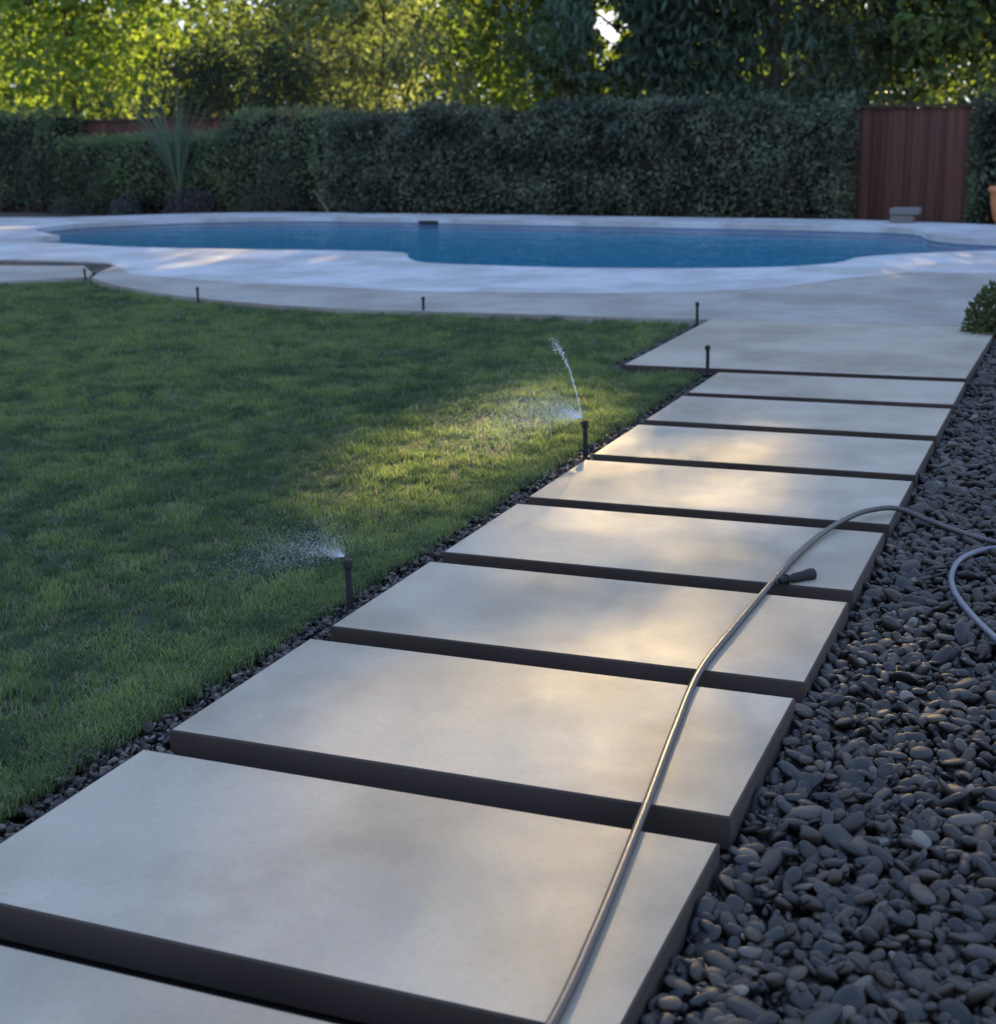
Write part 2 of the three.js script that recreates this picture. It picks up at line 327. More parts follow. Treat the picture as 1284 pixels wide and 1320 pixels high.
  globalThis.bedHeight = null;
  const right = bed('pebble_bed', 'bed of dark river pebbles beside the path slabs', rightArea, [-2.2, 0.95, -11.4, -0.9], -0.108, 120000,
    (r, x, z) => 0.02 + 0.036 * r() + (r() < 0.3 ? 0.06 * r() * r() : 0), 0.045, 300,
    [[-0.13, -2.95, 0.115, 0.08, 0.05, 1], [-0.24, -2.78, 0.085, 0.05, 0.035, 5], [-0.06, -3.2, 0.13, 0.09, 0.055, 4], [-0.3, -3.35, 0.1, 0.075, 0.045, 3], [-0.3, -6.1, 0.16, 0.12, 0.07, 3], [-0.2, -4.9, 0.09, 0.06, 0.04, 2], [-0.35, -2.5, 0.1, 0.05, 0.03, 6]]);
  asStructure(mesh('bed_soil', flat([[-2.2, -0.6], [2.5, -0.6], [2.5, -11.42], [-0.63, -11.42], [-0.63, -9.04], [-2.2, -9.04]], -0.104), M.bedSoil), 'dark soil under the pebbles');
  const stripArea = (x, z) => (x > -2.36 + 0.03 * fbm(z * 4, 1, 3, 2) && x < -2.15 && z > -9.0 && z < -1) || (x > -2.97 && x < -2.83 && z < -9.02 && z > -11.4);
  bed('pebble_strip', 'narrow strip of small dark pebbles between lawn and path', stripArea, [-3.0, -2.14, -11.4, -1], -0.075, 60000, (r) => 0.014 + 0.02 * r(), 0.2, 160);
  M.bedH = right.H;
}

// ---------------------------------------------------------------- foliage tools
const leafGeo = (w, fold, curl) => {
  const g = new THREE.BufferGeometry();
  g.setAttribute('position', new THREE.Float32BufferAttribute([0, 0, 0, -w, 0.42, fold, 0, 0.5, 0, w, 0.42, fold, -w * 0.55, 0.78, fold * 0.6 - curl * 0.5, w * 0.55, 0.78, fold * 0.6 - curl * 0.5, 0, 1, -curl], 3));
  g.setIndex([0, 2, 1, 0, 3, 2, 1, 2, 4, 2, 3, 5, 2, 6, 4, 2, 5, 6]); g.computeVertexNormals(); return g;
};
const G = { broad: leafGeo(0.3, 0.08, 0.12), narrow: leafGeo(0.15, 0.04, 0.16), ivy: leafGeo(0.33, 0.1, 0.2) };
const leafMat = (t, rough = 0.97, spec = 0.5) => phys({ color: rgb(1, 1, 1), roughness: rough, transmission: t, thickness: 0, specularIntensity: spec, side: THREE.DoubleSide });
const LM = { thin: leafMat(0.6), mid: leafMat(0.45), waxy: leafMat(0.2, 0.62, 0.5) };
// gaps cut in the crowns so that low sun reaches chosen ground patches
const gaps = [[-2.85, -6.9, 0.7, 1.7, 1, 0], [-2.4, -5.3, 0.3, 0.6, 0.8, 0], [-3.35, -6.2, 0.5, 0.7, 0.6, 0], [-1.5, -5.4, 0.62, 2.1, 1, 4.0], [-1.3, -3.3, 0.68, 1.6, 1, 2.3], [-1.05, -1.8, 0.6, 1.2, 1, 1.8], [-0.3, -3.55, 0.3, 0.5, 1, 0.8], [-3.3, -4.6, 0.5, 0.5, 1, 1.0], [-9.5, -15.95, 1.1, 0.28, 0.95, 0], [-8.6, -15.8, 0.7, 0.22, 0.6, 0]];
function gapAt(x, y, z) {
  const t = y / sunDir.y, gx = x - sunDir.x * t, gz = z - sunDir.z * t; let m = 0;
  for (const [cx, cz, rx, rz, s] of gaps) { const d = Math.hypot((gx - cx) / rx, (gz - cz) / rz); m = Math.max(m, s * (1 - smooth(0.8, 1.2, d))); }
  return m;
}
const UP = new THREE.Vector3(0, 1, 0);
function leaves(name, geo, mat, list, parent) {       // list of [pos, quaternion, length, colour]
  const im = new THREE.InstancedMesh(geo, mat, list.length), m4 = new THREE.Matrix4(), s = new THREE.Vector3();
  im.name = name; im.userData.kind = 'stuff'; im.castShadow = im.receiveShadow = true;
  list.forEach(([p, q, L, c], i) => { im.setMatrixAt(i, m4.compose(p, q, s.set(L, L, L))); im.setColorAt(i, c); });
  parent.add(im); return im;
}
function leafTurn(r, dir) { return new THREE.Quaternion().setFromUnitVectors(UP, dir.normalize()).multiply(new THREE.Quaternion().setFromAxisAngle(UP, r() * 6.283)); }

function tree(o) {
  const r = rng(o.seed), base = new THREE.Vector3(...o.base), root = thing(o.name ?? 'tree', o.label, 'tree', o.base);
  const c0 = new THREE.Vector3(0, o.cy, 0), clumps = [];
  for (let k = 0; k < o.clumps; k++) {
    const d = new THREE.Vector3(gauss(r), gauss(r), gauss(r)).normalize().multiplyScalar(Math.pow(r(), 0.42));
    clumps.push(new THREE.Vector3(d.x * o.r[0], d.y * o.r[1], d.z * o.r[2]).add(c0));
  }
  const low = clumps.length;
  if (o.top) for (let k = 0; k < o.top[4]; k++) {       // dense unseen upper crown, added to shade the yard
    const d = new THREE.Vector3(gauss(r), gauss(r), gauss(r)).normalize().multiplyScalar(Math.cbrt(r()));
    clumps.push(new THREE.Vector3(d.x * o.top[1], d.y * o.top[2] + o.top[0], d.z * o.top[3]));
  }
  const h = o.cy + o.r[1] * 0.3, lean = [(r() - 0.5) * 0.5, (r() - 0.5) * 0.5];
  const trunkPts = [[0, -0.12, 0], [lean[0] * 0.3, h * 0.35, lean[1] * 0.3], [lean[0], h * 0.7, lean[1]], [lean[0] * 1.2, h, lean[1]]];
  mesh('trunk', tube(trunkPts, o.trunk, 8, 18, (t) => 1.15 - 0.85 * t), M.bark, root);
  const limbs = [];
  for (let k = 0; k < Math.min(14, clumps.length); k++) {
    const c = clumps[(k * 37) % clumps.length], y0 = Math.min(h * 0.85, Math.max(h * 0.25, c.y * 0.55)), f = y0 / h, s = [lean[0] * f, y0, lean[1] * f];
    limbs.push(tube([s, [(s[0] + c.x) / 2 + (r() - 0.5) * 0.4, (y0 + c.y) / 2 + 0.25, (s[2] + c.z) / 2 + (r() - 0.5) * 0.4], c.toArray()], o.trunk * 0.36, 5, 8, (t) => 1.05 - 0.9 * t));
  }
  mesh('limbs', mergeGeometries(limbs), M.bark, root);
  const list = [], p = new THREE.Vector3(), d = new THREE.Vector3(), per = Math.round(o.leaves / o.clumps);
  for (let ci = 0; ci < clumps.length; ci++) {
    const c = clumps[ci], tone = Math.pow(r(), 1.2), cr = ci < low ? o.cr * (0.55 + 0.6 * r()) : 0.85, n = ci < low ? per : 260;
    for (let k = 0; k < n; k++) {
      p.set(gauss(r) * cr, gauss(r) * cr * 0.75, gauss(r) * cr).add(c);
      const wx = p.x + base.x, wy = p.y + base.y, wz = p.z + base.z;
      if (wy < (o.minY ?? 0.6)) continue;
      if (o.open && o.open(wx, wy, wz)) continue;
      if (r() < gapAt(wx, wy, wz)) continue;
      d.set(gauss(r), gauss(r) - (o.droop ?? 0.4), gauss(r));
      const L = o.len * (ci < low ? 1 : 1.15) * (0.65 + 0.7 * r()), t = clamp01(tone * 0.8 + r() * 0.25), a = o.c0, b = o.c1;
      list.push([p.clone(), leafTurn(r, d), L, rgb(a[0] + (b[0] - a[0]) * t, a[1] + (b[1] - a[1]) * t, a[2] + (b[2] - a[2]) * t)]);
    }
  }
  if (o.sunVeil) for (const [cx, cz, rx, rz, , tau] of gaps) {       // leaves added along the sun rays to thin the sunlight on the ground
    const n = Math.round(tau * Math.PI * rx * rz * Math.sin(SUN_EL) / 0.0021);
    for (let k = 0; k < n; k++) {
      const a = r() * 6.283, q = Math.sqrt(r()), gx = cx + Math.cos(a) * q * rx, gz = cz + Math.sin(a) * q * rz, t = (base.z + 1.6 * (r() - 0.5) - gz) / sunDir.z;
      p.set(gx + sunDir.x * t - base.x, sunDir.y * t - base.y, gz + sunDir.z * t - base.z); d.set(gauss(r), gauss(r) - 0.6, gauss(r));
      list.push([p.clone(), leafTurn(r, d), 0.12 * (0.7 + 0.6 * r()), rgb(...o.c1)]);
    }
  }
  const im = leaves('crown', o.geo ?? G.broad, o.mat ?? LM.mid, list, root);
  return root;
}

// ---------------------------------------------------------------- fence
{
  const f = thing('wooden_fence', 'dark red-brown vertical board fence behind the hedge', 'fence'), r = rng(5), dir = Math.atan(0.159), step = 0.143;
  const geos = [0, 1, 2].map((k) => metreUV(new RoundedBoxGeometry(0.1425, 1.86 - 0.004 * k, 0.02, 1, 0.003)));
  const mats = [0, 1, 2, 3, 4].map((k) => {
    const t = noiseTexture(128, (u, v) => { const g = fbm(u * 16, v * 1.5, 100 + k, 4), w = fbm(u * 3, v * 1, 140 + k, 3), q = 0.55 + 0.5 * g + 0.25 * (w - 0.5); return [clamp01(q), clamp01(q * 0.97), clamp01(q * 0.95)]; }, true);
    t.repeat.set(6, 0.5); t.offset.set(0.5, 0.5); const s = 0.8 + 0.14 * k; return std({ color: rgb(0.14 * s, 0.062 * s, 0.044 * s), map: t, roughness: 0.85 });
  });
  const c = Math.cos(dir), n = Math.floor(28.5 / (step * c));
  for (let k = 0; k < n; k++) { const x = 1.6 - k * step * c, m = mesh('board', geos[k % 3], mats[Math.floor(r() * 5)], f); m.position.set(x, 0.79 + (r() - 0.5) * 0.012, fz(x) + (r() - 0.5) * 0.004); m.rotation.set(0, -dir, (r() - 0.5) * 0.006); const rise = 0.0105 * Math.max(0, -2.6 - x); m.scale.y = 1 + rise / 1.86; m.position.y += rise / 2; }
  for (let k = 0; k < 12; k++) { const x = 1.5 - k * 2.4, p = mesh('post', new THREE.BoxGeometry(0.1, 1.95, 0.1), M.post, f); p.position.set(x, 0.8, fz(x) - 0.075); p.rotation.y = -dir; }
  for (const [y, hh, dz, d] of [[0.25, 0.09, -0.03, 0.035], [1.5, 0.09, -0.03, 0.035], [1.76, 0.04, 0.02, 0.12]]) { const m = mesh(y > 1.7 ? 'top_rail' : 'rail', new THREE.BoxGeometry(28.3, hh, d), M.post, f), x = 1.6 - 14.1; m.position.set(x, y > 1.7 ? 1.745 + 0.1 : y, fz(x) + dz); m.rotation.set(0, -dir, y > 1.7 ? -0.0098 : 0, 'YXZ'); }
}

// ---------------------------------------------------------------- hedges and shrubs
function hedge(o) {
  const r = rng(o.seed), cx = (o.x0 + o.x1) / 2, cz = (o.z ?? fz(cx) + 0.68), L = (o.x1 - o.x0), D = o.depth, H = o.h;
  const root = thing(o.name ?? 'hedge', o.label, o.category ?? 'hedge', [cx, -0.11, cz], o.turn ?? -Math.atan(0.159));
  const list = [], n = o.n, d = new THREE.Vector3(), p0 = new THREE.Vector3(), areaF = L * H, areaT = L * D, areaS = 2 * D * H, sum = areaF + areaT + areaS;
  const topAt = (x) => H + (o.rough ?? 0.13) * (fbm((x + cx) * 1.5, o.seed, 6, 5) - 0.5) * 3 + (o.top ? o.top((x + L / 2) / L) : 0);
  for (let k = 0; k < n; k++) {
    const w = r() * sum, x = (r() - 0.5) * L; let p, nn;
    const deep = Math.abs(gauss(r)) * 0.11, h = topAt(x);
    if (w < areaF) { const y = h * Math.pow(r(), 0.8), bulge = (o.bulge ?? 0.2) * (fbm((x + cx) * 1.9, y * 1.9 + o.seed, 7, 4) - 0.5) * 3.2, round = -0.22 * Math.pow(clamp01((y - h + 0.35) / 0.35), 2); p = new THREE.Vector3(x, y, D / 2 + bulge + round - deep); nn = [0, 0.1, 1];
      if (o.bare && y < o.bare * (0.3 + 1.3 * fbm((x + cx) * 2.5, 9, o.seed, 3)) && r() < 0.85) continue; }
    else if (w < areaF + areaT) { p = new THREE.Vector3(x, h - deep + 0.05 * gauss(r), (r() - 0.5) * D); nn = [0, 1, 0.2]; }
    else { const s = r() < 0.5 ? -1 : 1; p = new THREE.Vector3(s * (L / 2 + 0.12 * (fbm(k * 0.01, r() * 3, 3, 2) - 0.5) - deep), h * r(), (r() - 0.5) * D); nn = [s, 0.2, 0.2]; }
    d.set(nn[0] + 0.85 * gauss(r), nn[1] + 0.85 * gauss(r) - (o.droop ?? 0.2), nn[2] * 0.6 + 0.7 * gauss(r));
    const t = r(), a = o.c0, b = o.c1, patch = fbm((p.x + cx) * 1.6, p.y * 1.8, 12, 4), tt = clamp01(t * 0.55 + 2.2 * (patch - 0.38)), brown = 1 + 0.2 * smooth(0.55, 0.7, fbm((p.x + cx) * 2.3 + 40, p.y * 2.1, 13, 3));
    list.push([p, leafTurn(r, d), o.len * (0.55 + 1.0 * r() * r() + 0.2 * r()), rgb(brown * (a[0] + (b[0] - a[0]) * tt), a[1] + (b[1] - a[1]) * tt, a[2] + (b[2] - a[2]) * tt)]);
  }
  for (let k = 0; k < L * 9; k++) {                                  // loose new shoots
    const x = (r() - 0.5) * L, onTop = r() < 0.6, y0 = onTop ? topAt(x) - 0.05 : topAt(x) * (0.25 + 0.7 * r()), z0 = onTop ? (r() - 0.5) * D * 0.8 : D / 2, len = 0.08 + 0.24 * r() * r(), a = (r() - 0.5) * 1.2;
    for (let i = 0; i < 8; i++) { const t = i / 7 * len; p0.set(x + Math.sin(a) * t + 0.015 * gauss(r), y0 + (onTop ? t : t * 0.3), z0 + (onTop ? 0 : t * 0.7)); d.set(gauss(r), 0.4 + gauss(r), gauss(r)); list.push([p0.clone(), leafTurn(r, d), o.len * (0.6 + 0.6 * r()), rgb(...o.c1)]); }
  }
  leaves('foliage', o.geo ?? G.ivy, o.mat ?? LM.waxy, list, root);
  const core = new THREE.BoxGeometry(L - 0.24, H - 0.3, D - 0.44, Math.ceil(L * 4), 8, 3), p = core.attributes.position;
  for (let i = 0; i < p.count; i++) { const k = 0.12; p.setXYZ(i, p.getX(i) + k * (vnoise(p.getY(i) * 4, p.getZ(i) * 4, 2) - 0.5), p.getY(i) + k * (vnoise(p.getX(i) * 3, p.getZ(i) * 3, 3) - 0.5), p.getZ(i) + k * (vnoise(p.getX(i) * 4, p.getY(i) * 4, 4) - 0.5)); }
  core.translate(0, H / 2 + 0.02, -0.04); core.computeVertexNormals(); mesh('dark_core', core, M.core, root);  // solid filler, its near-black colour standing for the shade inside the hedge
  const stems = []; for (let k = 0; k < L * 2.5; k++) { const x = (r() - 0.5) * L; stems.push(tube([[x, 0, 0.1], [x + 0.1 * gauss(r), H * 0.3, D * 0.3 * r()], [x + 0.2 * gauss(r), H * 0.7, D * 0.35 * r()]], 0.018, 5, 6, (t) => 1.2 - 0.8 * t)); }
  mesh('stems', mergeGeometries(stems), M.bark, root);
  return root;
}
hedge({ seed: 31, x0: -29, x1: -21.9, h: 2.25, depth: 1.1, n: 12000, len: 0.075, c0: [0.052, 0.083, 0.041], c1: [0.140, 0.202, 0.089], top: (t) => t > 0.9 ? -2.2 * (t - 0.9) : 0, label: 'tall dark green clipped hedge with a rounded end', mat: LM.mid, geo: G.broad });
hedge({ seed: 32, x0: -21.85, x1: -17.0, h: 1.66, depth: 1.15, n: 10000, len: 0.065, c0: [0.058, 0.095, 0.042], c1: [0.179, 0.252, 0.099], rough: 0.06, bare: 0.3, label: 'low flat-topped green hedge below the spiky plant', mat: LM.mid, geo: G.broad });
hedge({ seed: 33, x0: -17.0, x1: -14.5, h: 2.1, top: (t) => -0.35 * smooth(0.42, 0.5, t) * (1 - smooth(0.56, 0.66, t)) - 0.15 * (1 - smooth(0, 0.12, t)), depth: 1.1, n: 6500, len: 0.07, c0: [0.063, 0.092, 0.046], c1: [0.178, 0.233, 0.107], bare: 0.45, label: 'square green shrub hedge joining the low hedge to the ivy', mat: LM.mid, geo: G.broad });
hedge({ seed: 34, x0: -14.5, x1: -3.9, h: 2.02, depth: 1.0, n: 40000, len: 0.075, c0: [0.031, 0.044, 0.030], c1: [0.124, 0.150, 0.093], rough: 0.12, top: (t) => -0.06 * t - 0.3 * Math.exp(-Math.pow((t - 0.41) / 0.03, 2)) - 0.25 * smooth(0.95, 1, t), label: 'long dark ivy hedge covering the fence behind the pool', droop: 0.7 });
hedge({ name: 'shrub', category: 'shrub', seed: 35, x0: -1.95, x1: -0.3, z: -25.0, turn: 0, h: 1.9, depth: 1.0, n: 4200, len: 0.09, c0: [0.033, 0.046, 0.028], c1: [0.096, 0.127, 0.070], label: 'dark upright shrub in front of the fence beside the orange pot' });
// low clumps along the foot of the hedge
function clump(label, x, z, w, h, n, len, c0, c1, seed, geo = G.broad, mat = LM.mid, y0 = -0.1) {
  const r = rng(seed), root = thing('low_shrub', label, 'shrub', [x, y0, z]), list = [], d = new THREE.Vector3(), stems = [];
  for (let k = 0; k < n; k++) { const u = new THREE.Vector3(gauss(r), Math.abs(gauss(r)), gauss(r)).normalize().multiplyScalar(Math.pow(r(), 0.4)), p = new THREE.Vector3(u.x * w / 2, u.y * h * (0.8 + 0.3 * vnoise(u.x * 3, u.z * 3, seed)), u.z * w / 2); d.copy(u).add(new THREE.Vector3(gauss(r), gauss(r), gauss(r)).multiplyScalar(0.5)); const t = r(); list.push([p, leafTurn(r, d), len * (0.6 + 0.8 * r()), rgb(c0[0] + (c1[0] - c0[0]) * t, c0[1] + (c1[1] - c0[1]) * t, c0[2] + (c1[2] - c0[2]) * t)]); }
  leaves('foliage', geo, mat, list, root);
  for (let k = 0; k < 9; k++) { const a = k * 0.7; stems.push(tube([[0, 0, 0], [Math.cos(a) * w * 0.15, h * 0.4, Math.sin(a) * w * 0.15], [Math.cos(a) * w * 0.32, h * 0.8, Math.sin(a) * w * 0.32]], 0.006 + 0.006 * w, 5, 6, (t) => 1.2 - 0.9 * t)); }
  mesh('stems', mergeGeometries(stems), M.bark, root); return root;
}
clump('purple-grey low shrub under the low hedge beneath the spiky plant', -17.75, fz(-17.75) + 1.55, 1.2, 0.62, 900, 0.07, [0.03, 0.028, 0.032], [0.085, 0.075, 0.085], 41);
clump('grey-leaved low shrub under the middle of the low hedge', -19.7, fz(-19.7) + 1.5, 0.7, 0.42, 500, 0.06, [0.05, 0.06, 0.06], [0.13, 0.14, 0.14], 42);
clump('dull green low shrub at the foot of the tall rounded hedge', -21.4, fz(-21.4) + 1.5, 0.9, 0.4, 500, 0.06, [0.03, 0.035, 0.03], [0.08, 0.09, 0.07], 43);
clump('loose olive low shrub at the foot of the square hedge', -16.3, fz(-16.3) + 1.4, 0.6, 0.75, 420, 0.08, [0.04, 0.05, 0.03], [0.11, 0.12, 0.08], 44, G.narrow);
clump('broad mid-green shrub bulging out of the middle of the low hedge', -20.4, fz(-20.4) + 1.05, 1.3, 1.15, 1700, 0.08, [0.02, 0.04, 0.018], [0.06, 0.095, 0.04], 46);
clump('grey-green shrub with pale tips in front of the square hedge', -15.6, fz(-15.6) + 1.1, 1.2, 1.35, 1700, 0.085, [0.025, 0.035, 0.022], [0.09, 0.11, 0.075], 47, G.narrow);
clump('dark leafy shrub spilling from the foot of the ivy hedge near its left end', -13.2, fz(-13.2) + 1.1, 1.3, 0.8, 1200, 0.09, [0.016, 0.026, 0.016], [0.06, 0.075, 0.05], 48, G.ivy, LM.waxy);
{ const b = clump('small round green bush at the deck edge beside the pebbles', -0.66, -11.2, 0.42, 0.38, 1500, 0.04, [0.03, 0.05, 0.014], [0.11, 0.12, 0.03], 45, G.broad, LM.mid, -0.02); }

// spiky plant rising above the low hedge
{
  const x = -18.2, p = thing('spiky_plant', 'pale green spiky plant with arching leaves above the low hedge', 'plant', [x, -0.1, fz(x) + 1.4]), r = rng(51), mat = leafMat(0.3, 0.7);
  mat.color = rgb(0.12, 0.17, 0.105);
  for (let k = 0; k < 40; k++) {
    const a = r() * 6.283, L = 1.9 + 1.2 * r(), lean = 0.1 + 0.75 * r(), w = 0.03 + 0.014 * r(), pos = [], idx = [], n = 7, cx = Math.cos(a), cz = Math.sin(a) * 0.6;
    for (let i = 0; i <= n; i++) { const t = i / n, o = L * lean * (0.35 * t + 0.65 * t * t), y = 0.2 + L * (t - 0.32 * lean * t * t * t), ww = w * (1 - Math.pow(t, 2.2) * 0.95); pos.push(cx * o - cz * ww, y, cz * o + cx * ww, cx * o, y - 0.01, cz * o, cx * o + cz * ww, y, cz * o - cx * ww); if (i < n) { const b = 3 * i; idx.push(b, b + 1, b + 3, b + 1, b + 4, b + 3, b + 1, b + 2, b + 4, b + 2, b + 5, b + 4); } }
    const g = new THREE.BufferGeometry(); g.setAttribute('position', new THREE.Float32BufferAttribute(pos, 3)); g.setIndex(idx); g.computeVertexNormals(); mesh('leaf', g, mat, p);
  }
  mesh('base', new THREE.CylinderGeometry(0.07, 0.1, 0.35, 9).translate(0, 0.17, 0), M.bark, p);
}
// dry stalks leaning out of the ivy
[[-14.3, 0.42, 'pale dry stalk leaning out at the start of the ivy hedge'], [-13.95, 0.36, 'darker dry stalk leaning beside the pale stalk in the ivy']].forEach(([x, h, label], i) => {
  const s = thing('dry_stalk', label, 'stalk', [x, 0, fz(x) + 1.36]); mesh('stem', tube([[0, 0, 0], [-0.16, h * 0.55, 0.0], [-0.29, h, 0.02]], 0.013 - 0.003 * i, 6, 8, (t) => 1.1 - 0.5 * t), i ? M.bark : M.dry, s);
});
// ---------------------------------------------------------------- trees beyond the fence
const skyHole = (x, y, z) => { const a = x / z, e = (y - 1.5) / -z; return Math.hypot((a - 0.322) / 0.015, (e - 0.066) / 0.03) < 1 + 1.8 * (vnoise(a * 320, e * 320, 5) - 0.5); };
const darkTreeHoles = (x, y, z) => { const a = x / z, e = (y - 1.5) / -z; return skyHole(x, y, z) || Math.hypot((a - 0.2105) / 0.017, (e - 0.037) / 0.011) < 1 + 1.2 * (vnoise(a * 300, e * 300, 8) - 0.5); };
tree({ seed: 101, top: [8.2, 4.8, 2.4, 2, 70], base: [-25.5, -0.1, -33], cy: 4.4, r: [4.2, 4, 2.6], clumps: 110, cr: 0.62, leaves: 6200, len: 0.25, trunk: 0.07, c0: [0.11, 0.19, 0.03], c1: [0.3, 0.44, 0.06], mat: LM.thin, label: 'bright yellow-green leafy tree above the tall rounded hedge' });
tree({ seed: 102, base: [-33, -0.1, -33.5], cy: 5.4, r: [4.6, 4.6, 3], clumps: 60, cr: 0.7, leaves: 9000, len: 0.18, trunk: 0.2, c0: [0.09, 0.15, 0.025], c1: [0.25, 0.36, 0.06], mat: LM.thin, label: 'green tree at the far end of the fence' });
tree({ seed: 103, base: [-19.4, -0.1, -30.6], cy: 2.25, r: [3.6, 1.35, 1.3], clumps: 60, cr: 0.42, leaves: 22000, len: 0.1, trunk: 0.1, c0: [0.014, 0.028, 0.014], c1: [0.04, 0.065, 0.03], mat: LM.waxy, geo: G.narrow, label: 'dark bushy tree directly behind the spiky plant', name: 'bushy_tree' });
tree({ seed: 104, top: [8.8, 4.6, 2.6, 2, 75], base: [-20.5, -0.1, -36], cy: 5.6, r: [3.8, 4.4, 2.6], clumps: 90, cr: 0.5, leaves: 8000, len: 0.26, trunk: 0.09, c0: [0.05, 0.08, 0.025], c1: [0.23, 0.33, 0.1], mat: LM.thin, geo: G.narrow, label: 'tall olive-green tree above the dark bushy tree' });
tree({ seed: 105, top: [8.3, 4.4, 2.5, 2, 75], base: [-16.6, -0.1, -33], cy: 4.6, r: [3.4, 4.2, 2.2], clumps: 110, cr: 0.42, leaves: 8500, len: 0.24, trunk: 0.06, c0: [0.05, 0.075, 0.025], c1: [0.3, 0.4, 0.18], mat: LM.thin, geo: G.narrow, label: 'pale olive tree with cream leaf highlights beyond the ivy' });
tree({ seed: 106, top: [8.9, 4.9, 2.8, 2, 90], base: [-13.2, -0.1, -35.5], cy: 5.2, r: [3.0, 5, 2.4], clumps: 90, cr: 0.5, leaves: 7500, len: 0.25, trunk: 0.08, c0: [0.08, 0.14, 0.02], c1: [0.25, 0.39, 0.055], mat: LM.thin, label: 'yellow-green tree beyond the middle of the ivy hedge', open: skyHole });
tree({ seed: 107, sunVeil: true, base: [-6.0, -0.1, -29.2], cy: 5.6, r: [4.9, 5.2, 2.4], clumps: 130, cr: 0.6, leaves: 60000, len: 0.23, trunk: 0.13, c0: [0.018, 0.036, 0.022], c1: [0.085, 0.14, 0.085], droop: 1.7, minY: 1.7, mat: LM.waxy, geo: G.narrow, label: 'large dark tree with drooping leaves over the ivy hedge', open: darkTreeHoles });
tree({ seed: 108, base: [-1.6, -0.1, -29.6], cy: 5.2, r: [3.6, 4.4, 2.2], clumps: 95, cr: 0.55, leaves: 26000, len: 0.2, trunk: 0.2, c0: [0.028, 0.055, 0.018], c1: [0.13, 0.21, 0.045], droop: 1.0, minY: 1.9, mat: LM.thin, label: 'green tree hanging over the bare fence boards' });
tree({ seed: 109, base: [-11.5, -0.1, -40], cy: 6.5, r: [4.5, 4.5, 3], clumps: 60, cr: 0.7, leaves: 10000, len: 0.26, trunk: 0.2, c0: [0.08, 0.13, 0.02], c1: [0.22, 0.33, 0.05], mat: LM.thin, label: 'yellow-green tree far behind the dark drooping tree', open: skyHole });
tree({ seed: 110, base: [-10.6, -0.1, -30], cy: 2.7, r: [1.9, 1.1, 1.0], clumps: 30, cr: 0.36, leaves: 5500, len: 0.13, trunk: 0.08, c0: [0.05, 0.09, 0.02], c1: [0.2, 0.25, 0.05], mat: LM.thin, label: 'small loose green tree below the sky gap', name: 'small_tree', open: skyHole });
tree({ seed: 111, base: [4.5, -0.1, -31], cy: 5.6, r: [4, 4.4, 2.4], clumps: 60, cr: 0.6, leaves: 15000, len: 0.19, trunk: 0.2, c0: [0.03, 0.06, 0.015], c1: [0.1, 0.15, 0.03], mat: LM.mid, label: 'green tree past the end of the fence boards' });
{ // far wood closing the view
  const r = rng(130), list = [], d = new THREE.Vector3();
  for (let k = 0; k < 42000; k++) {
    const x = -75 + 95 * r(), z = -58 - 18 * r(), top = 4.5 + 6.5 * fbm(x * 0.14, 2, 5, 3), y = top * Math.pow(r(), 0.8);
    if (skyHole(x, y, z)) continue;
    d.set(gauss(r), gauss(r) - 0.3, gauss(r)); const t = clamp01(fbm(x * 0.5, y * 0.5, 15, 3) + 0.3 * (r() - 0.5));
    list.push([new THREE.Vector3(x, y, z), leafTurn(r, d), 0.45 + 0.35 * r(), rgb(0.05 + 0.1 * t, 0.09 + 0.12 * t, 0.03 + 0.02 * t)]);
  }
  const w = leaves('woodland', G.broad, LM.thin, list, scene); w.userData.label = 'distant green woodland behind the garden trees';
}

// ---------------------------------------------------------------- small things by the pool
{
  const b = thing('step_block', 'small pale stone block at the pool edge in front of the fence', 'stone block', [-2.78, 0.004, -23.35]);
  mesh('base', new RoundedBoxGeometry(0.34, 0.12, 0.28, 2, 0.02).translate(-0.03, 0.06, 0), M.stone, b); mesh('top', new RoundedBoxGeometry(0.44, 0.1, 0.34, 2, 0.02).translate(0.01, 0.172, 0), M.stone, b);
  const pot = thing('plant_pot', 'orange terracotta pot in front of the dark upright shrub', 'pot', [-1.28, -0.1, -24.1]);
  mesh('bowl', new THREE.LatheGeometry([[0, 0], [0.2, 0], [0.26, 0.12], [0.31, 0.35], [0.32, 0.52], [0.35, 0.53], [0.355, 0.6], [0.31, 0.61], [0.3, 0.55], [0, 0.54]].map((p) => new THREE.Vector2(...p)), 36), M.pot, pot);
  mesh('soil', new THREE.CircleGeometry(0.29, 24).rotateX(-Math.PI / 2).translate(0, 0.555, 0), M.soil, pot);
}
